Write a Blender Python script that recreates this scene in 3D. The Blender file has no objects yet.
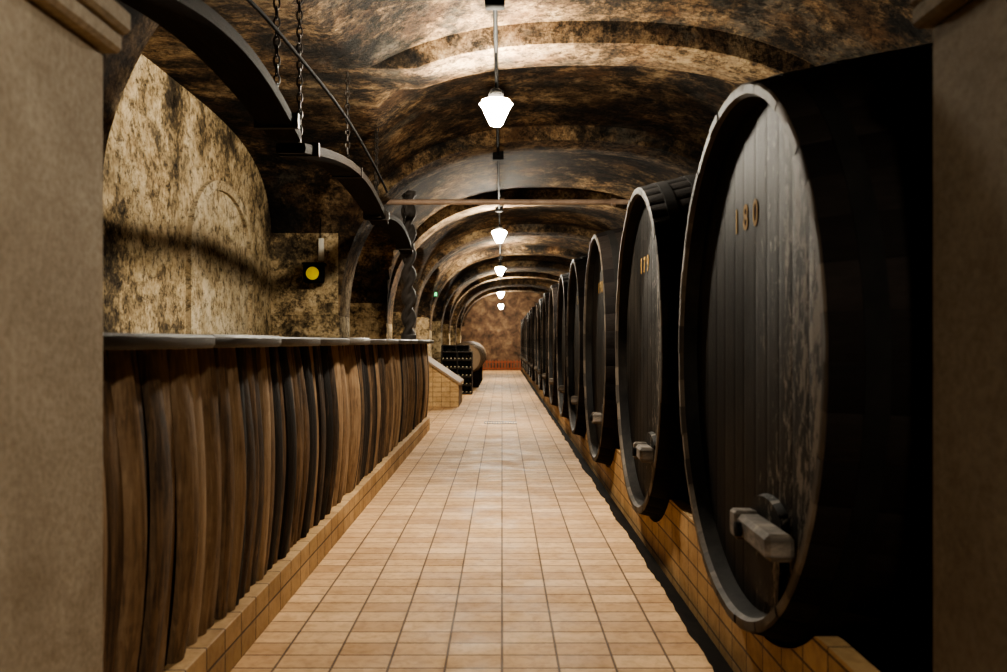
import bpy, math, random
from mathutils import Vector, Matrix
random.seed(7)
EYE=1.5
S=bpy.context.scene
COL=S.collection

# ------------------------------------------------------------ materials
def newmat(name, rough=.8, metal=0.0):
    m=bpy.data.materials.new(name); m.use_nodes=True
    nt=m.node_tree; b=nt.nodes['Principled BSDF']
    b.inputs['Roughness'].default_value=rough
    b.inputs['Metallic'].default_value=metal
    return m,nt,b
def ramp(nt,fac,stops):
    r=nt.nodes.new('ShaderNodeValToRGB')
    e=r.color_ramp.elements
    e[0].position=stops[0][0]; e[0].color=(*stops[0][1],1)
    e[1].position=stops[-1][0]; e[1].color=(*stops[-1][1],1)
    for p,c in stops[1:-1]:
        x=e.new(p); x.color=(*c,1)
    nt.links.new(fac,r.inputs[0]); return r.outputs[0]
def coords(nt,scale=(1,1,1)):
    tc=nt.nodes.new('ShaderNodeTexCoord'); mp=nt.nodes.new('ShaderNodeMapping')
    mp.inputs['Scale'].default_value=scale
    nt.links.new(tc.outputs['Object'],mp.inputs[0]); return mp.outputs[0]
def noise(nt,vec,scale,detail=6,rough=.6,dist=0):
    n=nt.nodes.new('ShaderNodeTexNoise'); n.inputs['Scale'].default_value=scale
    n.inputs['Detail'].default_value=detail; n.inputs['Roughness'].default_value=rough
    n.inputs['Distortion'].default_value=dist
    nt.links.new(vec,n.inputs['Vector']); return n.outputs[0]
def mix(nt,fac,a,b,mode='MIX'):
    n=nt.nodes.new('ShaderNodeMix'); n.data_type='RGBA'; n.blend_type=mode
    for s,v in ((n.inputs[0],fac),(n.inputs[6],a),(n.inputs[7],b)):
        if hasattr(v,'links') : nt.links.new(v,s)
        elif isinstance(v,(int,float)): s.default_value=v
        else: s.default_value=(*v,1)
    return n.outputs[2]
def bump(nt,b,h,strength=.4,dist=.02):
    n=nt.nodes.new('ShaderNodeBump'); n.inputs['Strength'].default_value=strength; n.inputs['Distance'].default_value=dist
    nt.links.new(h,n.inputs['Height']); nt.links.new(n.outputs[0],b.inputs['Normal'])
def math_(nt,op,a,bv):
    n=nt.nodes.new('ShaderNodeMath'); n.operation=op
    for s,v in ((n.inputs[0],a),(n.inputs[1],bv)):
        if hasattr(v,'links'): nt.links.new(v,s)
        else: s.default_value=v
    return n.outputs[0]
def simple(name,stops,scale=(1,1,1),ns=4,rough=.8,metal=0,bs=.3,bd=.01,dist=.3,nr=.65,spec=.4):
    m,nt,b=newmat(name,rough,metal)
    b.inputs['Specular IOR Level'].default_value=spec
    v=coords(nt,scale); n=noise(nt,v,ns,8,nr,dist)
    nt.links.new(ramp(nt,n,stops),b.inputs['Base Color'])
    bump(nt,b,n,bs,bd); return m
def emis(name,col,st):
    m,nt,b=newmat(name)
    b.inputs['Base Color'].default_value=(*col,1)
    b.inputs['Emission Color'].default_value=(*col,1); b.inputs['Emission Strength'].default_value=st
    return m

def mouldy(name,light,mid,dark,amount,ribs=False,speck=.8,rust=.35,grey=.0):
    m,nt,b=newmat(name,.88)
    b.inputs['Specular IOR Level'].default_value=.2
    v=coords(nt)
    big=noise(nt,v,.9,9,.72,.25)
    med=noise(nt,v,4.0,9,.78,.3)
    fine=noise(nt,v,22,5,.75,.1)
    s=math_(nt,'MULTIPLY',big,.50); s=math_(nt,'ADD',s,math_(nt,'MULTIPLY',med,.34)); s=math_(nt,'ADD',s,math_(nt,'MULTIPLY',fine,.16))
    if ribs:
        at=nt.nodes.new('ShaderNodeAttribute'); at.attribute_name='rnd'
        s=math_(nt,'ADD',s,math_(nt,'MULTIPLY',at.outputs['Fac'],.03))
    c=ramp(nt,s,[(amount-.06,dark),(amount-.015,tuple((d*1.5+q*.5)/2 for d,q in zip(dark,mid))),(amount+.025,mid),(amount+.085,light)])
    if grey:
        gy=ramp(nt,noise(nt,v,1.1,8,.75,.4),[(.53,(0,0,0)),(.64,(1,1,1))])
        c=mix(nt,math_(nt,'MULTIPLY',gy,grey),c,(.27,.235,.18))
    ru=ramp(nt,noise(nt,v,1.7,6,.65,.3),[(.5,(0,0,0)),(.66,(1,1,1))])
    c=mix(nt,math_(nt,'MULTIPLY',ru,rust),c,(.20,.095,.035))
    so=ramp(nt,noise(nt,v,.55,8,.7,.5),[(.42,(.16,.14,.12)),(.54,(1,1,1))])
    c=mix(nt,.75 if ribs else .25,c,so,'MULTIPLY')
    sp=ramp(nt,noise(nt,v,9,8,.85,.2),[(.41,(.10,.085,.07)),(.51,(1,1,1))])
    c=mix(nt,speck,c,sp,'MULTIPLY')
    nt.links.new(c,b.inputs['Base Color'])
    bump(nt,b,s,.8,.08)
    return m
M_vault=mouldy('mouldy_vault_plaster',(.40,.29,.165),(.18,.115,.060),(.012,.010,.008),.515,True,.88,.30,.28)
M_wall=mouldy('mouldy_wall_plaster',(.66,.53,.34),(.42,.31,.17),(.042,.031,.020),.475,speck=.88,rust=.15,grey=.15)
M_panel=mouldy('panel_plaster',(.66,.55,.38),(.48,.37,.22),(.10,.07,.04),.45,speck=.8,rust=.1)
M_end=simple('end_wall_plaster',[(.32,(.018,.011,.006)),(.5,(.12,.066,.036)),(.7,(.27,.18,.10))],ns=2)
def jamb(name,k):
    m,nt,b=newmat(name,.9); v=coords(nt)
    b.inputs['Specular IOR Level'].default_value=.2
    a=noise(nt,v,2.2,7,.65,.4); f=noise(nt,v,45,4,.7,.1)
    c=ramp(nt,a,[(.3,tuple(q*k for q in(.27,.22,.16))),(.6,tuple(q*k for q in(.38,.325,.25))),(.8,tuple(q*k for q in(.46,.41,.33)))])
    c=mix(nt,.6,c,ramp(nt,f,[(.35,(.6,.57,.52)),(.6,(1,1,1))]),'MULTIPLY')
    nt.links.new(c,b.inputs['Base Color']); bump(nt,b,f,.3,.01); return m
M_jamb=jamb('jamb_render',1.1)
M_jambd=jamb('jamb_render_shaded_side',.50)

def tile(name,axes,c1,c2,mortar,bw,rh,ro=(.55,.8),ms=.006,stain=.5):
    m,nt,b=newmat(name,.6)
    tc=nt.nodes.new('ShaderNodeTexCoord'); sp=nt.nodes.new('ShaderNodeSeparateXYZ'); cb=nt.nodes.new('ShaderNodeCombineXYZ')
    nt.links.new(tc.outputs['Object'],sp.inputs[0])
    nt.links.new(sp.outputs[axes[0]],cb.inputs[0]); nt.links.new(sp.outputs[axes[1]],cb.inputs[1])
    br=nt.nodes.new('ShaderNodeTexBrick'); br.offset=0.0; br.squash=1.0
    br.inputs['Scale'].default_value=1; br.inputs['Brick Width'].default_value=bw; br.inputs['Row Height'].default_value=rh
    br.inputs['Mortar Size'].default_value=ms; br.inputs['Mortar Smooth'].default_value=.3; br.inputs['Bias'].default_value=0
    br.inputs['Color1'].default_value=(*c1,1); br.inputs['Color2'].default_value=(*c2,1); br.inputs['Mortar'].default_value=(*mortar,1)
    nt.links.new(cb.outputs[0],br.inputs['Vector'])
    v=tc.outputs['Object']
    st=ramp(nt,noise(nt,v,1.1,8,.7,.4),[(.3,(.5,.42,.34)),(.6,(1,1,1))])
    c=mix(nt,stain,br.outputs['Color'],st,'MULTIPLY')
    st2=ramp(nt,noise(nt,v,14,6,.7,.4),[(.35,(.62,.55,.48)),(.55,(1,1,1))])
    c=mix(nt,.6,c,st2,'MULTIPLY')
    nt.links.new(c,b.inputs['Base Color'])
    nt.links.new(ramp(nt,noise(nt,v,2.3,6,.7,.2),[(.35,(ro[0],)*3),(.65,(ro[1],)*3)]),b.inputs['Roughness'])
    b.inputs['Specular IOR Level'].default_value=.35
    inv=math_(nt,'SUBTRACT',1.0,br.outputs['Fac'])
    bump(nt,b,inv,.7,.010)
    return m
M_floor=tile('terracotta_floor_tile',('X','Y'),(.74,.49,.26),(.52,.31,.145),(.15,.085,.045),.262,.165,ro=(.52,.78),ms=.0065)
M_kerb=tile('kerb_tile',('Y','Z'),(.54,.36,.18),(.42,.27,.12),(.10,.06,.03),.24,.115,stain=.85)
M_kerbx=tile('kerb_tile_cross',('X','Z'),(.68,.48,.25),(.60,.41,.2),(.16,.1,.05),.2,.115)

def wood(name,axis,stops,rough=.65,ns=3,attr=True,stretch=14,bs=.5,spec=.5):
    m,nt,b=newmat(name,rough)
    b.inputs['Specular IOR Level'].default_value=spec
    sc=[stretch]*3; sc['XYZ'.index(axis)]=1.0
    v=coords(nt,tuple(sc)); n=noise(nt,v,ns,8,.7,.6)
    v2=coords(nt); n2=noise(nt,v2,2.5,6,.7,.5)
    s=math_(nt,'ADD',math_(nt,'MULTIPLY',n,.5),math_(nt,'MULTIPLY',n2,.3))
    if attr:
        at=nt.nodes.new('ShaderNodeAttribute'); at.attribute_name='rnd'
        s=math_(nt,'ADD',s,math_(nt,'MULTIPLY',at.outputs['Fac'],.35))
    else: s=math_(nt,'ADD',s,.15)
    nt.links.new(ramp(nt,s,stops),b.inputs['Base Color'])
    bump(nt,b,n,bs,.01); return m
M_stave=wood('oak_stave','Z',[(.42,(.008,.006,.005)),(.53,(.055,.034,.020)),(.64,(.175,.108,.058)),(.82,(.36,.25,.15))],rough=.72,ns=3.5,spec=.35)
M_top=wood('counter_wood','Y',[(.35,(.015,.013,.011)),(.6,(.05,.043,.036)),(.8,(.11,.094,.078))],rough=.5,spec=.3)
M_bent=wood('bent_beam_wood','Y',[(.35,(.004,.003,.002)),(.6,(.013,.009,.006)),(.8,(.036,.024,.016))],rough=.8,spec=.15)
M_post=wood('carved_post_wood','Z',[(.35,(.03,.026,.024)),(.6,(.09,.078,.07)),(.8,(.18,.15,.13))],attr=False)
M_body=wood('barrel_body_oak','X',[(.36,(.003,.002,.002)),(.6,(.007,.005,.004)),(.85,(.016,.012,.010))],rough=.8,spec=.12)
M_rim=wood('barrel_rim_oak','Z',[(.35,(.016,.012,.009)),(.58,(.05,.039,.029)),(.8,(.14,.11,.082))],ns=4,stretch=2,spec=.3)
def headmat():
    m,nt,b=newmat('barrel_head_oak',.6)
    b.inputs['Specular IOR Level'].default_value=.12
    v=coords(nt,(12,12,.9)); n=noise(nt,v,2.2,8,.7,.5)
    at=nt.nodes.new('ShaderNodeAttribute'); at.attribute_name='rnd'
    s=math_(nt,'ADD',math_(nt,'MULTIPLY',n,.7),math_(nt,'MULTIPLY',at.outputs['Fac'],.10))
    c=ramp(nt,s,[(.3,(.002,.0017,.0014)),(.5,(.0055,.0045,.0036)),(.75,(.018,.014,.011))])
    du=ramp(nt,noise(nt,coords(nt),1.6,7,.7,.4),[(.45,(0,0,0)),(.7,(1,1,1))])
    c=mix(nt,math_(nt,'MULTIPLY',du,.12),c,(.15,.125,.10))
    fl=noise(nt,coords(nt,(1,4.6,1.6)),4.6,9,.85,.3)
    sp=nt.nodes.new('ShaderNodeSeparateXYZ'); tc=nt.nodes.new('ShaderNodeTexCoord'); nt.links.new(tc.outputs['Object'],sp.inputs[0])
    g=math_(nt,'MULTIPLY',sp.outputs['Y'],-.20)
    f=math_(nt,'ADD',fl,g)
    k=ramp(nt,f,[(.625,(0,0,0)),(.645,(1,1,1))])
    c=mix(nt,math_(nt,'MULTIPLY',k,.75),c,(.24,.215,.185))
    nt.links.new(c,b.inputs['Base Color']); bump(nt,b,fl,.3,.008); return m
M_head=headmat()
M_iron=simple('black_iron',[(.3,(.012,.011,.010)),(.7,(.05,.04,.032))],ns=8,rough=.5,metal=.7)
M_hoop=simple('blackened_hoop_iron',[(.3,(.003,.003,.003)),(.7,(.009,.008,.007))],ns=8,rough=.8,spec=.12)
M_pale=simple('pale_hatch_wood',[(.3,(.035,.028,.022)),(.5,(.09,.075,.06)),(.72,(.24,.20,.165))],ns=7,scale=(1,1,3))
M_dark=simple('dark_matte',[(.3,(.004,.003,.0025)),(.7,(.014,.010,.007))],ns=5,spec=.05)  # near-black matte brown for gutter, carcass, cradles and cask stands
M_pipe=simple('copper_pipe',[(.3,(.20,.13,.09)),(.7,(.42,.30,.22))],ns=5,rough=.5,metal=.0)
M_num=simple('ochre_number_paint',[(.3,(.30,.17,.035)),(.7,(.5,.31,.08))],ns=12)
M_glass=emis('lamp_glass',(1,.91,.75),930)
M_glass2=emis('unseen_fill_lamp_glass',(1,.91,.75),470)
M_amber=emis('amber_glass',(.85,.62,.02),.35)
M_green=emis('exit_green',(.1,.9,.35),1.5)
M_white=simple('white_enamel',[(.3,(.6,.58,.5)),(.7,(.8,.78,.7))],ns=5,rough=.4)
M_bottle,_nt,_b=newmat('bottle_glass',.12); _b.inputs['Base Color'].default_value=(.01,.018,.012,1)
_b.inputs['Coat Weight'].default_value=.6
M_foil=simple('bottle_label',[(.3,(.35,.3,.2)),(.7,(.6,.55,.42))],ns=6)
M_red=simple('red_gate_paint',[(.3,(.20,.045,.02)),(.7,(.35,.09,.04))],ns=6)
M_lighto=wood('light_oak','Y',[(.35,(.16,.1,.06)),(.6,(.32,.22,.13)),(.8,(.5,.37,.24))],attr=False)

# ------------------------------------------------------------ mesh builder
class MB:
    def __init__(s): s.v=[];s.f=[];s.m=[];s.r=[]
    def add(s,vs,fs,mi=0,r=.5):
        o=len(s.v); s.v+= [tuple(p) for p in vs]; s.r+=[r]*len(vs)
        for f in fs: s.f.append(tuple(i+o for i in f)); s.m.append(mi)
    def box(s,a,b,mi=0,r=.5,M=None,bev=0):
        x0,y0,z0=a;x1,y1,z1=b
        if bev:
            vs=[];idx={}
            X=(x0,x1);Y=(y0,y1);Z=(z0,z1)
            for i in range(2):
                for j in range(2):
                    for k in range(2):
                        sx=bev*(1-2*i);sy=bev*(1-2*j);sz=bev*(1-2*k)
                        idx[i,j,k]=len(vs)
                        vs+= [Vector((X[i],Y[j]+sy,Z[k]+sz)),Vector((X[i]+sx,Y[j],Z[k]+sz)),Vector((X[i]+sx,Y[j]+sy,Z[k]))]
            fs=[]
            g=lambda i,j,k,a:idx[i,j,k]+a
            for i in range(2):
                fs.append([g(i,0,0,0),g(i,0,1,0),g(i,1,1,0),g(i,1,0,0)])
                fs.append([g(0,i,0,1),g(1,i,0,1),g(1,i,1,1),g(0,i,1,1)])
                fs.append([g(0,0,i,2),g(0,1,i,2),g(1,1,i,2),g(1,0,i,2)])
            for i in range(2):
                for j in range(2):
                    fs.append([g(i,j,0,0),g(i,j,1,0),g(i,j,1,1),g(i,j,0,1)])
                    fs.append([g(i,0,j,0),g(i,1,j,0),g(i,1,j,2),g(i,0,j,2)])
                    fs.append([g(0,i,j,1),g(1,i,j,1),g(1,i,j,2),g(0,i,j,2)])
                    for k in range(2): fs.append([g(i,j,k,0),g(i,j,k,1),g(i,j,k,2)])
        else:
            vs=[Vector(p) for p in [(x0,y0,z0),(x1,y0,z0),(x1,y1,z0),(x0,y1,z0),(x0,y0,z1),(x1,y0,z1),(x1,y1,z1),(x0,y1,z1)]]
            fs=[(0,3,2,1),(4,5,6,7),(0,1,5,4),(1,2,6,5),(2,3,7,6),(3,0,4,7)]
        if M: vs=[M@p for p in vs]
        s.add(vs,fs,mi,r)
    def lathe(s,prof,n=24,mi=0,M=None,r=.5):
        vs=[];fs=[]
        for (ra,h) in prof:
            for i in range(n):
                a=2*math.pi*i/n; vs.append(Vector((ra*math.cos(a),ra*math.sin(a),h)))
        for j in range(len(prof)-1):
            for i in range(n):
                k=(i+1)%n; fs.append((j*n+i,j*n+k,(j+1)*n+k,(j+1)*n+i))
        if M: vs=[M@p for p in vs]
        s.add(vs,fs,mi,r)
    def tube(s,pts,ra,n=8,mi=0,closed=False,r=.5):
        pts=[Vector(p) for p in pts]; L=len(pts); vs=[];fs=[]
        for i,p in enumerate(pts):
            a=pts[(i-1)%L] if (closed or i>0) else p; b=pts[(i+1)%L] if (closed or i<L-1) else p
            t=(b-a).normalized(); up=Vector((0,0,1)) if abs(t.z)<.9 else Vector((1,0,0))
            u=t.cross(up).normalized(); w=t.cross(u)
            for k in range(n):
                q=2*math.pi*k/n; vs.append(p+(u*math.cos(q)+w*math.sin(q))*ra)
        for i in range(L if closed else L-1):
            for k in range(n):
                l=(k+1)%n; j=(i+1)%L
                fs.append((i*n+k,i*n+l,j*n+l,j*n+k))
        if not closed: fs.append(tuple(range(n))); fs.append(tuple((L-1)*n+k for k in range(n))[::-1])
        s.add(vs,fs,mi,r)
    def build(s,name,mats,smooth=None,parent=None,loc=None):
        me=bpy.data.meshes.new(name); me.from_pydata(s.v,[],s.f)
        for m in mats: me.materials.append(m)
        me.polygons.foreach_set('material_index',s.m)
        at=me.attributes.new('rnd','FLOAT','POINT'); at.data.foreach_set('value',s.r)
        import bmesh
        bm=bmesh.new(); bm.from_mesh(me); bmesh.ops.recalc_face_normals(bm,faces=bm.faces); bm.to_mesh(me); bm.free()
        if smooth:
            me.shade_smooth(); me.set_sharp_from_angle(angle=math.radians(smooth))
        ob=bpy.data.objects.new(name,me); COL.objects.link(ob)
        if parent: ob.parent=parent
        if loc: ob.location=loc
        return ob
def empty(name,loc=(0,0,0)):
    e=bpy.data.objects.new(name,None); e.empty_display_size=.1; e.location=loc; COL.objects.link(e); return e

# ------------------------------------------------------------ shell
END=46.0
XL,XR=-2.9,3.62
PIERS=[4.0,11.2]+[15.7+4.5*i for i in range(7)]
RIBS=[(p,.36) for p in PIERS]+[(7.6,.3)]
def hmain(x):
    u=min(1,abs(x-.78)/2.83); return 1.8+2.38*max(0,(1-u**2.5))**.4
def hcross(z):
    ps=PIERS+[END+.4]
    for a,b in zip(ps[:-1],ps[1:]):
        a+=.36;b-=.36
        if a<z<b:
            c=(a+b)/2;h=(b-a)/2;t=abs(z-c)/h
            if b-a>5: return 2.5+1.32*max(0,1-t**3.2)**(1/3.2)
            return 1.9+1.55*max(0,1-t**2.3)**(1/2.3)
    return -9
def drop(z):
    for r,h in RIBS:
        if abs(z-r)<=h: return .18
    return 0
def dome(z):
    rs=sorted(r for r,_ in RIBS)+[END]
    rs=[2.3]+rs
    for a,b in zip(rs[:-1],rs[1:]):
        if a<=z<=b: return .14*math.sin(math.pi*(z-a)/(b-a))
    return 0
def ceil(x,z):
    m=hmain(x)
    if m>1.8: m+= dome(z)*min(1,(m-1.8)) 
    m-=drop(z)
    if x<.78: m=max(m,hcross(z))
    return m
xs=[-2.95,-2.8,-2.6,-2.4,-2.25,-2.12]+[.78-2.83*math.cos(math.pi*i/72) for i in range(73)]+[3.7]
zs=[2.2+i*.13 for i in range(int((END+.3-2.2)/.13)+1)]
for r,h in RIBS: zs+=[r-h-.012,r-h,r+h,r+h+.012,r-h-.05,r+h+.05]
zs=sorted(z for z in set(zs) if z<=END+.2)
mb=MB(); vs=[];fs=[];rr=[]
for z in zs:
    for x in xs:
        vs.append((x,z,ceil(x,z))); rr.append(1.0 if drop(z)>0 else 0.0)
nx=len(xs)
for j in range(len(zs)-1):
    for i in range(nx-1): fs.append((j*nx+i,j*nx+i+1,(j+1)*nx+i+1,(j+1)*nx+i))
mb.add(vs,fs); mb.r=rr
mb.build('ceiling',[M_vault],smooth=38)

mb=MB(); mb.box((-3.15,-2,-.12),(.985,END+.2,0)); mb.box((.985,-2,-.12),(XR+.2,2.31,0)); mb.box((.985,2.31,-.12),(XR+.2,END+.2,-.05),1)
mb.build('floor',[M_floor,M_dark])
mb=MB(); mb.box((-3.1,2.46,0),(XL,END,4.05)); mb.build('wall_left',[M_wall])
mb=MB(); mb.box((XR-.02,2.31,-.05),(XR+.2,END,2.2)); mb.build('wall_right',[M_vault])
mb=MB(); mb.box((-3.1,END,0),(XR+.2,END+.2,4.4)); mb.build('wall_back',[M_end])
for p in PIERS:
    mb=MB(); mb.box((XL,p-.375,0),(-2.045,p+.375,1.84),bev=.015); mb.box((XL,p-.38,1.84),(-2.06,p+.38,3.3)); mb.build('vault_pier',[M_wall])
mb=MB()
z0,z1=7.9,9.9; zc=(z0+z1)/2; hw=(z1-z0)/2; sp=2.40
out=[(z0,1.0),(z1,1.0)]+[(zc+hw*math.cos(math.pi*i/20),sp+.75*math.sin(math.pi*i/20)) for i in range(21)]
inn=[(z0+.1,1.1),(z1-.1,1.1)]+[(zc+(hw-.1)*math.cos(math.pi*i/20),sp+.65*math.sin(math.pi*i/20)) for i in range(21)]
n=len(out)
vs=[(XL+.05,a,b) for a,b in out]+[(XL-.01,a,b) for a,b in out]+[(XL+.05,a,b) for a,b in inn]+[(XL+.012,a,b) for a,b in inn]
mb.add(vs,[(i,(i+1)%n,(i+1)%n+n,i+n) for i in range(n)]+[(i,(i+1)%n,(i+1)%n+2*n,i+2*n) for i in range(n)]+[(i+2*n,(i+1)%n+2*n,(i+1)%n+3*n,i+3*n) for i in range(n)]+[tuple(range(3*n,4*n))])
mb.build('trim_1',[M_panel])

# entrance archway
mb=MB()
JL,JR,ZL,ZR=-1.153,1.145,2.5,2.30
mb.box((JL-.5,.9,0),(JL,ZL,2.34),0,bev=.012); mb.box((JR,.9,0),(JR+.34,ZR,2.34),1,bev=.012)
for (a,b,zz,mi) in ((JL-.5,JL+.045,ZL+.02,0),(JR-.045,JR+.36,ZR+.02,1)):
    mb.box((a,.88,2.34),(b,zz,2.40),mi,bev=.012); mb.box((a,.88,2.40),(b+(.02 if b<0 else 0),zz+.015,2.47),mi,bev=.012)
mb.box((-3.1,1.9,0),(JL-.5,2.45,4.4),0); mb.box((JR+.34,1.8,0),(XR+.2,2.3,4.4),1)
ar=[]; rad=1.15  # unseen crown, kept low to block the rear fill lamp from the vault
for i in range(25):
    a=math.pi*i/24; ar.append((rad*math.cos(a),2.47+.46*math.sin(a)))
for i in range(24):
    (xa,za),(xb,zb)=ar[i],ar[i+1]; y0,y1=.9,2.28
    mb.add([(xa,y0,za),(xb,y0,zb),(xb,y1,zb),(xa,y1,za),(xa,y0,4.4),(xb,y0,4.4),(xb,y1,4.4),(xa,y1,4.4)],
               [(0,1,2,3),(0,1,5,4),(3,2,6,7),(4,5,6,7)])
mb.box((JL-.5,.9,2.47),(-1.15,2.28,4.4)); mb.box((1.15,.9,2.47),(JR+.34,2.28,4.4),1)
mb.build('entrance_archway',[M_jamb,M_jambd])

# ------------------------------------------------------------ barrel plinth (scalloped tiled kerb)
BC=[3.64+2.67*i for i in range(16)]
BSC=[1.03]+[1.09]*15
BH=1.44; BX=.97
mb=MB()
z=2.4
prof=[]
while z<END:
    h=.48
    for c,sc in zip(BC,BSC):
        d=abs(z-c)
        if d<1.135: h=min(h,BH-sc*math.sqrt(1.135**2-d*d))
    prof.append((z,h)); z+=.05
prof.append((END,.48))
vs=[];fs=[]
for (z,h) in prof:
    vs+=[(1.09,z,-.05),(1.09,z,h),(1.17,z,h),(1.17,z,-.05)]
for i in range(len(prof)-1):
    a=i*4;b=a+4
    fs+=[(a,a+1,b+1,b),(a+1,a+2,b+2,b+1),(a+2,a+3,b+3,b+2)]
fs+=[(0,1,2,3),tuple(len(vs)-4+k for k in range(4))]
mb.add(vs,fs)
mb.build('trim_2',[M_kerb])
mb=MB(); vs=[];fs=[]; z=2.35;k=0; e=.97
while z<END:
    e+= (.972-e)*.3+random.uniform(-.009,.009); vs+=[(e,z,.003),(.99,z,.004),(.99,z,-.04)]; z+=.06;k+=1
for i in range(k-1): fs+=[(3*i,3*i+1,3*i+4,3*i+3),(3*i+1,3*i+2,3*i+5,3*i+4)]
mb.add(vs,fs); mb.build('drain_gutter',[M_dark])
mb=MB()
for c,sc in zip(BC,BSC):
    for X in (1.75,2.75):
        R=(1.08+.18*math.sin(math.pi*(X-BX)/2.5))+.012
        for sg in (-1,1):
            vs=[];fs=[]
            for i in range(7):
                d=sg*(.35+.08*i); zt=BH-sc*math.sqrt(R*R-d*d)
                vs+=[(X-.06,c+d,-.05),(X-.06,c+d,zt),(X+.06,c+d,zt),(X+.06,c+d,-.05)]
            for i in range(6):
                a=i*4;b=a+4; fs+=[(a,a+1,b+1,b),(a+1,a+2,b+2,b+1),(a+2,a+3,b+3,b+2)]
            fs+=[(0,1,2,3),(24,25,26,27)]
            mb.add(vs,fs)
mb.build('barrel_cradles',[M_dark])

# ------------------------------------------------------------ wine barrels
def make_barrel_mesh():
    mb=MB(); NS=46; L=2.5
    prof=[(0.0,1.08)]+[(x,1.08+.18*math.sin(math.pi*x/L)) for x in [L*i/20 for i in range(1,20)]]+[(L,1.08)]
    for sidx in range(NS):
        r=random.random(); a0=2*math.pi*sidx/NS; a1=2*math.pi*(sidx+1)/NS
        vs=[];fs=[]
        sub=[(a0,-.003),(a0+(a1-a0)*.06,0),(a0+(a1-a0)*.5,.0015),(a1-(a1-a0)*.06,0),(a1,-.003)]
        for x,R in prof:
            for a,d in sub: vs.append((x,(R+d)*math.cos(a),(R+d)*math.sin(a)))
        for j in range(len(prof)-1):
            for i in range(4): fs.append((j*5+i,j*5+i+1,(j+1)*5+i+1,(j+1)*5+i))
        mb.add(vs,fs,0,r)
        for xe,xi in ((0,.10),(L,L-.10)):
            sg=1 if xe==0 else -1
            vs=[];f1=[];f2=[]; j=random.uniform(-.003,.003)
            for a,d in sub:
                for X,R in ((xe,1.08+d),(xe+j-sg*.006,1.072+d),(xe+j-sg*.006,1.040),(xe+sg*.015,1.028),(xi,1.014)):
                    vs.append((X,R*math.cos(a),R*math.sin(a)))
            for i in range(4):
                for k in range(4): (f1 if k<3 else f2).append((i*5+k,i*5+k+1,(i+1)*5+k+1,(i+1)*5+k))
            mb.add(vs,f1,1,.5+(r-.5)*.7); mb.add(vs,f2,2,.5)
    w=.165; y=-1.02; R=1.016
    while y<1.02:
        y1=min(y+w*random.uniform(.85,1.15),1.02); r=random.random()
        vs=[];fs=[]; g=.0003
        ya,yb=y+g,y1-g
        cols=[ya,ya+.004]+[ya+.004+(yb-ya-.008)*i/4 for i in range(1,4)]+[yb-.004,yb]
        for k,yy in enumerate(cols):
            h=math.sqrt(max(0,R*R-yy*yy)); dx=.0008 if k in(0,len(cols)-1) else 0
            vs+=[(.085+dx,yy,-h),(.085+dx,yy,h)]
        for k in range(len(cols)-1): fs.append((2*k,2*k+1,2*k+3,2*k+2))
        mb.add(vs,fs,2,r)
        y=y1
    mb.add([(.098,1.02*math.cos(2*math.pi*i/48),1.02*math.sin(2*math.pi*i/48)) for i in range(48)],[tuple(range(48))],0,0)
    mb.add([(L-.1,1.02*math.cos(2*math.pi*i/48),1.02*math.sin(2*math.pi*i/48)) for i in range(48)],[tuple(range(48))],0,0)
    for x0,wd in ((.10,.07),(.30,.06),(.62,.06),(L-.68,.06),(L-.36,.06),(L-.17,.07)):
        n=96; vs=[];fs=[]
        Ra=1.08+.18*math.sin(math.pi*x0/L); Rb=1.08+.18*math.sin(math.pi*(x0+wd)/L)
        for i in range(n):
            a=2*math.pi*i/n; c,s=math.cos(a),math.sin(a)
            for X,RR in ((x0,Ra-.01),(x0,Ra+.004),(x0+wd,Rb+.004),(x0+wd,Rb-.01)): vs.append((X,RR*c,RR*s))
        for i in range(n):
            j=(i+1)%n
            for k in range(3): fs.append((i*4+k,i*4+k+1,j*4+k+1,j*4+k))
        mb.add(vs,fs,3)
    yc=-.28
    pts=[(-.17,-.93),(.17,-.93),(.21,-.60)]+[(.21*math.cos(math.pi*i/10),-.60+.08*math.sin(math.pi*i/10)) for i in range(1,10)]+[(-.21,-.60)]
    n=len(pts)
    vs=[(.055,yc+a*.93,(b+.72)*.95-.72) for a,b in pts]+[(.09,yc+a,b) for a,b in pts]
    mb.add(vs,[tuple(range(n))]+[(i,(i+1)%n,(i+1)%n+n,i+n) for i in range(n)],2,.3)
    M=Matrix.Translation((.01,-.41,-.64))@Matrix.Rotation(math.radians(-4),4,'X')@Matrix.Rotation(math.radians(-6),4,'Z')
    mb.box((-.06,-.35,-.045),(.04,.35,.045),4,M=M,bev=.018)
    mb.box((-.07,.22,-.055),(.05,.35,.055),4,M=M,bev=.012)
    Mx=Matrix.Translation((.02,yc,-.65))@Matrix.Rotation(math.radians(-90),4,'Y')
    mb.lathe([(.016,-.05),(.016,.06),(.028,.06),(.028,.08),(0.001,.085)],12,3,M=Mx)
    return mb
bm_=make_barrel_mesh()
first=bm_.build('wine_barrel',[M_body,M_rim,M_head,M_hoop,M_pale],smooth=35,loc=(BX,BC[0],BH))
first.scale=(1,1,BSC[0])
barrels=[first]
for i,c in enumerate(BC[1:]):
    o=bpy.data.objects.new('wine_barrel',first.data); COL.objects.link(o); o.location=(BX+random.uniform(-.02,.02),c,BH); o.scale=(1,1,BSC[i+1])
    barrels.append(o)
nums=['180','179','178','177','176','175','174','173']
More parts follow.
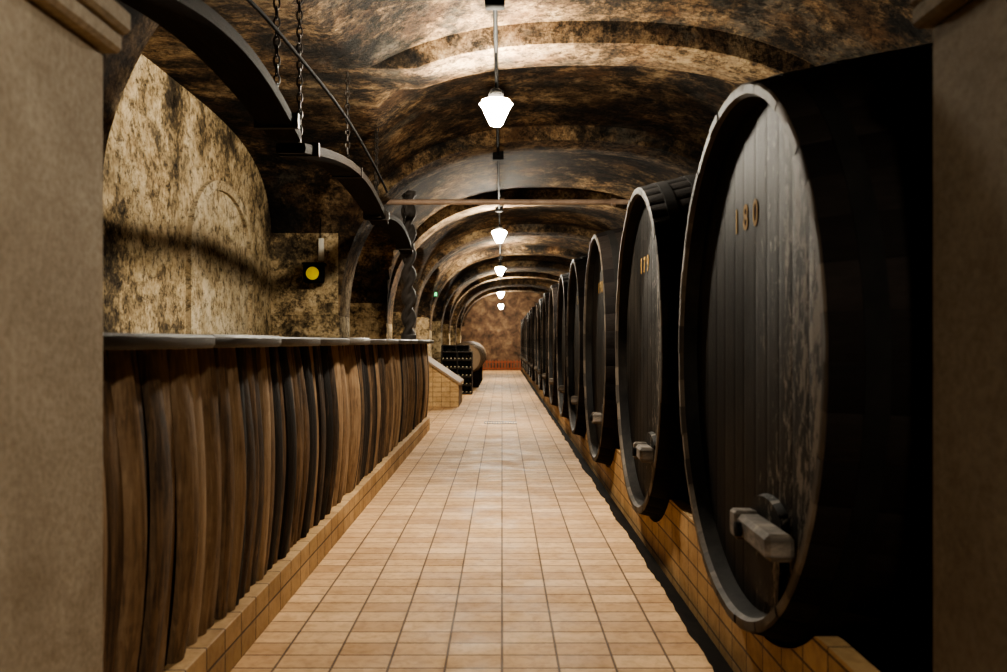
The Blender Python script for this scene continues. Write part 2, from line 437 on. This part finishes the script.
for b,t in zip(barrels,nums):
    cu=bpy.data.curves.new('number','FONT'); cu.body=t; cu.size=.15; cu.extrude=.001; cu.align_x='CENTER'; cu.space_character=1.9; cu.offset=.002
    cu.materials.append(M_num)
    o=bpy.data.objects.new('painted_number',cu); COL.objects.link(o); o.parent=b
    o.matrix_local=Matrix(((0,0,-1,.082),(-1,0,0,.08),(0,1,0,.53),(0,0,0,1)))

# ------------------------------------------------------------ bar counter made of barrel staves
bar=empty('bar_counter',(-1.5,8.6,0))
def P(o):
    o.parent=bar; o.matrix_parent_inverse=Matrix.Translation((1.5,-8.6,0)); return o
BZ0,BZ1=2.56,14.7
mb=MB(); mb.box((-1.75,BZ0,0),(-1.235,BZ1,.22),0,bev=.004); P(mb.build('tiled_kerb',[M_kerb]))
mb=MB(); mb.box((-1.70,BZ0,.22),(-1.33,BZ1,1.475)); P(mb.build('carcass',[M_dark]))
mb=MB(); z=BZ0+.01
while z<BZ1-.05:
    w=random.uniform(.085,.13)
    r=random.choice([.0,.3,.5,.6,.8,.95])*random.uniform(.8,1.1)
    ang=math.radians(random.uniform(-30,4)); lean=random.uniform(-.035,.035); bulge=random.uniform(.03,.06); off=random.uniform(-.015,.015)
    vs=[];fs=[];ns=12
    for j in range(ns+1):
        t=j/ns; zz=.222+t*(1.475-.222); s=math.sin(math.pi*t)
        ww=w*(.72+.28*s)/2*(1+.03*math.sin(11*t+r*30)); xo=-1.315+bulge*s+off
        for (u,d) in ((-1,-.014),(-.95,.008),(-.4,.016),(.4,.016),(.95,.008),(1,-.014)):
            px=u*ww; vs.append((xo+d-px*math.sin(ang),z+w/2+px*math.cos(ang)+lean*(t-.5)+.006*math.sin(7*t+r*20),zz))
    for j in range(ns):
        for i in range(5): fs.append((j*6+i,j*6+i+1,(j+1)*6+i+1,(j+1)*6+i))
    mb.add(vs,fs,0,r); z+=w*1.06
P(mb.build('staves',[M_stave],smooth=50))
mb=MB(); z=BZ0
while z<BZ1:
    L=random.uniform(.95,1.15); z1=min(z+L,BZ1+.05); n=12; vs=[];fs=[]; r=random.random(); dz=random.uniform(-.006,.006)
    for i in range(n+1):
        t=i/n; y=z+(z1-z)*t; xf=-1.20+.055*math.sin(math.pi*t)**.6 if 0<t<1 else -1.20
        th=.055
        for X,Z in ((-1.78,1.475),(xf-.012,1.475),(xf,1.49),(xf,1.475+th-.012),(xf-.012,1.475+th+dz),(-1.78,1.475+th+dz)): vs.append((X,y,Z))
    for i in range(n):
        for k in range(6): fs.append((i*6+k,i*6+(k+1)%6,(i+1)*6+(k+1)%6,(i+1)*6+k))
    fs+=[tuple(range(6)),tuple(n*6+k for k in range(6))]
    mb.add(vs,fs,0,r); z=z1+.004
P(mb.build('counter_top',[M_top],smooth=40))

# ------------------------------------------------------------ hung bent beams with chains
def chain(mb,x,y,z0,z1,mi):
    L=.075; n=int((z1-z0)/(L*.72)); st=(z1-z0)/n
    for i in range(n):
        c=z0+st*(i+.5); pts=[]
        for k in range(10):
            a=2*math.pi*k/10; u=.017*math.cos(a); w=(L/2)*math.sin(a)
            pts.append((x+(u if i%2 else 0),y+(0 if i%2 else u),c+w))
        mb.tube(pts,.006,5,mi,closed=True)
for (za,zb,ya,yb,rise) in ((2.62,5.3,2.66,2.74,.16),(5.42,9.4,2.69,2.78,.19),(9.0,12.3,2.80,2.76,.15)):
    xx=-1.33 if za!=9.0 else -1.36
    mb=MB(); n=24; vs=[];fs=[]
    for i in range(n+1):
        t=i/n; y=za+(zb-za)*t; zz=ya+(yb-ya)*t+rise*math.sin(math.pi*t)
        w=.09+.03*math.sin(math.pi*t)
        for X,Z in ((-w,0),(w,0),(w+.004,.03),(w,.06),(-w,.06),(-w-.004,.03)): vs.append((xx+X,y,zz+Z))
    for i in range(n):
        for k in range(6): fs.append((i*6+k,i*6+(k+1)%6,(i+1)*6+(k+1)%6,(i+1)*6+k))
    fs+=[tuple(range(6)),tuple(n*6+k for k in range(6))]
    mb.add(vs,fs,0,.6)
    for t in (.08,.92) if za!=5.42 else (.06,.5,.94):
        y=za+(zb-za)*t; zz=ya+(yb-ya)*t+rise*math.sin(math.pi*t)
        mb.box((xx-.13,y-.02,zz-.012),(xx+.13,y+.02,zz+.075),1)
        chain(mb,xx,y,zz+.075,ceil(xx,y)+.01,1)
    mb.build('hanging_bent_beam',[M_bent,M_iron],smooth=40)

# twisted carved post on the counter
mb=MB(); n=30; PX,PY=-1.36,12.55; H0,H1=1.54,ceil(PX,PY)-.03; vs=[];fs=[]; m=150
for j in range(m+1):
    t=j/m; z=H0+(H1-H0)*t
    for i in range(n):
        a=2*math.pi*i/n; R=.078+.034*math.cos(2*(a-t*22))
        if t<.03 or t>.97: R=.115
        vs.append((PX+R*math.cos(a),PY+R*math.sin(a),z))
for j in range(m):
    for i in range(n): k=(i+1)%n; fs.append((j*n+i,j*n+k,(j+1)*n+k,(j+1)*n+i))
mb.add(vs,fs); mb.build('twisted_wooden_post',[M_post],smooth=60)

mb=MB(); mb.tube([(-1.72,11.2,3.32),(3.3,11.2,3.32)],.036,14); 
for x in (-1.70,0.0,1.45): mb.tube([(x-.03,11.2,3.32),(x+.03,11.2,3.32)],.05,14)
mb.build('ceiling_tie_pipe',[M_pipe],smooth=50)
def spline(K,m=8):
    K=[Vector(k) for k in K]; pts=[]
    for i in range(1,len(K)-2):
        for s_ in range(m):
            t=s_/m; a,b,c,d=K[i-1:i+3]
            pts.append(.5*((2*b)+(c-a)*t+(2*a-5*b+4*c-d)*t*t+(3*b-a-3*c+d)*t**3))
    pts.append(K[-2]); return pts
pts=spline([(-1.38,3.6,3.12),(-1.30,4.3,3.24),(-1.24,5.2,3.24),(-1.18,6.3,3.20),(-1.16,7.4,3.13),(-1.15,8.6,3.0),(-1.17,9.7,2.80)])
mb=MB(); mb.tube(pts,.012,8); mb.tube([pts[0],(pts[0].x,pts[0].y,ceil(pts[0].x,pts[0].y))],.012,6); mb.build('curved_conduit',[M_hoop],smooth=60)

# ------------------------------------------------------------ ceiling conduit + pendant lamps
mb=MB(); mb.tube([(-.05,2.4,3.93),(-.05,END-.1,3.93)],.018,8)
for y in (5.6,6.1,8.6,11.2,15.7,20.2,24.7): mb.box((-.12,y-.06,3.87),(.02,y+.06,4.0),0,bev=.01)
mb.build('ceiling_conduit',[M_hoop],smooth=50)
def lamp(x,y,yr,g,name='pendant_lamp'):
    zc=EYE+yr; mb=MB()
    T=Matrix.Translation((x,y,zc))
    mb.lathe([(.001,-.125),(.045,-.12),(.06,-.10),(.085,-.04),(.12,.03),(.14,.06),(.12,.085),(.06,.10),(.001,.105)],28,0,M=T)
    mb.lathe([(.065,.10),(.065,.13),(.045,.18),(.02,.19),(.001,.19)],28,1,M=T)
    mb.lathe([(.14,.055),(.148,.06),(.14,.067)],28,1,M=T)
    mb.tube([(x,y,zc+.18),(x,y,3.93)],.008,6,1)
    mb.build(name,[g,M_hoop],smooth=50)
for y,yr in ((7.2,1.93),(15.8,1.95),(23.5,1.94),(33.5,1.84),(43,1.77)): lamp(-.05,y,yr,M_glass)
lamp(.55,-.5,1.6,M_glass2)  # unseen fill lamp behind the camera, added to brighten the jambs

# ------------------------------------------------------------ amber wall lantern on pier
mb=MB(); X,Y,Z=-2.33,10.67,2.36
mb.box((X-.12,Y-.08,Z-.13),(X+.12,Y+.08,Z+.10),0,bev=.02)
T=Matrix.Translation((X,Y-.08,Z-.015))@Matrix.Rotation(math.radians(90),4,'X')
mb.lathe([(.095,0),(.095,.03),(.085,.03),(.085,.0)],20,0,M=T)
mb.lathe([(.080,0),(.080,.012),(.06,.03),(.001,.04)],20,1,M=T)
mb.box((X-.13,Y-.09,Z+.10),(X+.13,Y+.13,Z+.12),0)
mb.box((X+.03,Y+.09,Z+.16),(X+.10,Y+.135,Z+.44),2,bev=.008)
mb.tube([(X+.06,Y+.11,Z+.44),(X+.06,Y+.11,3.2)],.006,6,0)
mb.box((X-.02,Y+.06,Z-.05),(X+.02,Y+.14,Z+.0),0)
mb.build('amber_wall_lantern',[M_hoop,M_amber,M_white],smooth=40)
mb=MB(); mb.box((-1.98,24.3,2.80),(-1.84,24.34,2.90),0,bev=.005); mb.box((-1.92,24.3,2.9),(-1.90,24.33,ceil(-1.91,24.35)),1)
mb.build('exit_sign',[M_green,M_iron])
for y,w,h in ((13.0,.9,1.0),(17.6,1.2,.9),(22.3,1.2,.9)):
    mb=MB(); mb.box((XL+.002,y-w/2,1.55),(XL+.03,y+w/2,1.55+h),0,bev=.006); mb.box((XL+.01,y-w/2+.06,1.61),(XL+.036,y+w/2-.06,1.49+h),1)
    mb.build('notice_board',[M_lighto,M_white])

# ------------------------------------------------------------ stair parapet tiled wedge
mb=MB(); pts=[(-1.85,0),(-1.0,0),(-1.0,.52),(-1.85,1.10)]
vs=[(x,19.9,z) for x,z in pts]+[(x,21.6,z) for x,z in pts]
mb.add(vs,[(0,1,2,3),(7,6,5,4)]+[(i,(i+1)%4,(i+1)%4+4,i+4) for i in range(4)],0)
c=[(-1.88,1.12),(-.96,.50),(-.96,.56),(-1.88,1.18)]
vs=[(x,19.85,z) for x,z in c]+[(x,21.65,z) for x,z in c]
mb.add(vs,[(0,1,2,3),(7,6,5,4)]+[(i,(i+1)%4,(i+1)%4+4,i+4) for i in range(4)],1)
mb.build('tiled_stair_parapet',[M_kerbx,M_lighto])

# ------------------------------------------------------------ bottle racks
def rack(x0,x1,y,h):
    mb=MB(); d=.5
    nr=5; rh=h/nr
    for k in range(nr+1): mb.box((x0,y,k*rh),(x1,y+d,k*rh+.03),0)
    for xx in (x0,x1-.03,(x0+x1)/2): mb.box((xx,y-.01,0),(xx+.03,y+d+.01,h+.03),0)
    mb.box((x0,y+d-.02,0),(x1,y+d,h),0)
    for k in range(nr):
        nb=int((x1-x0)/.11)
        for i in range(nb):
            x=x0+.07+i*(x1-x0-.12)/(nb-1); z=k*rh+.03+.042
            T=Matrix.Translation((x,y+.36,z))@Matrix.Rotation(math.radians(90),4,'X')
            mb.lathe([(.001,0),(.04,.0),(.04,.2),(.015,.26),(.015,.33),(.017,.335),(.001,.34)],10,1,M=T)
            mb.lathe([(.017,.29),(.019,.30),(.019,.345),(.001,.347)],8,2,M=T)
            if i%2==0:
                T=Matrix.Translation((x+.05,y+.40,z+.08))@Matrix.Rotation(math.radians(90),4,'X')
                mb.lathe([(.001,0),(.04,.0),(.04,.2),(.015,.26),(.015,.33),(.017,.335),(.001,.34)],10,1,M=T)
    mb.build('wine_bottle_rack',[M_iron,M_bottle,M_foil],smooth=40)
rack(-1.75,-.85,24.6,1.2); rack(-1.85,-1.0,26.3,1.38)
def cask(x,y,z,r,L):
    mb=MB(); T=Matrix.Translation((x,y,z))@Matrix.Rotation(math.radians(90),4,'X')
    pr=[(.001,-L/2+.03),(r*.76,-L/2+.03),(r*.78,-L/2),(r*.82,-L/2)]+[(r*(.82+.18*math.sin(math.pi*i/10)),-L/2+L*i/10) for i in range(1,10)]+[(r*.82,L/2),(r*.78,L/2),(r*.76,L/2-.03),(.001,L/2-.03)]
    mb.lathe(pr,28,0,M=T)
    for t in (.06,.22,.36,.64,.78,.94):
        R=r*(.82+.18*math.sin(math.pi*t))+.005; h=-L/2+L*t
        mb.lathe([(R-.01,h-.02),(R,h-.02),(R,h+.02),(R-.01,h+.02)],28,1,M=T)
    mb.box((x-r*.7,y-L*.3,0),(x+r*.7,y-L*.2,z-r*.75),2); mb.box((x-r*.7,y+L*.2,0),(x+r*.7,y+L*.3,z-r*.75),2)
    mb.build('oak_cask',[M_lighto,M_iron,M_dark],smooth=40)
for i in range(4): cask(-1.15,28.6+i*1.6,.98,.55,1.1)

mb=MB(); x=-1.6
mb.box((-1.7,END-.5,.42),(1.0,END-.46,.47)); mb.box((-1.7,END-.5,.08),(1.0,END-.46,.13))
while x<1.0: mb.box((x-.025,END-.51,0),(x+.025,END-.47,.55)); x+=.16
mb.build('red_end_railing',[M_red])
mb=MB(); 
mb.box((-.33,15.75,.001),(.27,15.8,.008)); mb.box((-.33,16.2,.001),(.27,16.25,.008))
for i in range(13): mb.box((-.33+i*.0485,15.75,.001),(-.312+i*.0485,16.25,.008))
mb.build('floor_drain_grate',[M_iron])

# ------------------------------------------------------------ world / camera
w=bpy.data.worlds.new('World'); S.world=w; w.use_nodes=True
w.node_tree.nodes['Background'].inputs[0].default_value=(.9,.75,.55,1); w.node_tree.nodes['Background'].inputs[1].default_value=.005
S.view_settings.view_transform='AgX'; S.view_settings.look='AgX - Medium High Contrast'
cam=bpy.data.cameras.new('camera'); co=bpy.data.objects.new('camera',cam); COL.objects.link(co)
co.location=(0,0,EYE); co.rotation_euler=(math.radians(90),0,0)
cam.sensor_width=36; cam.lens=861/1007*36; cam.shift_x=1.5/1007; cam.shift_y=6/1007
cam.dof.use_dof=True; cam.dof.focus_distance=8; cam.dof.aperture_fstop=2.4
S.camera=co
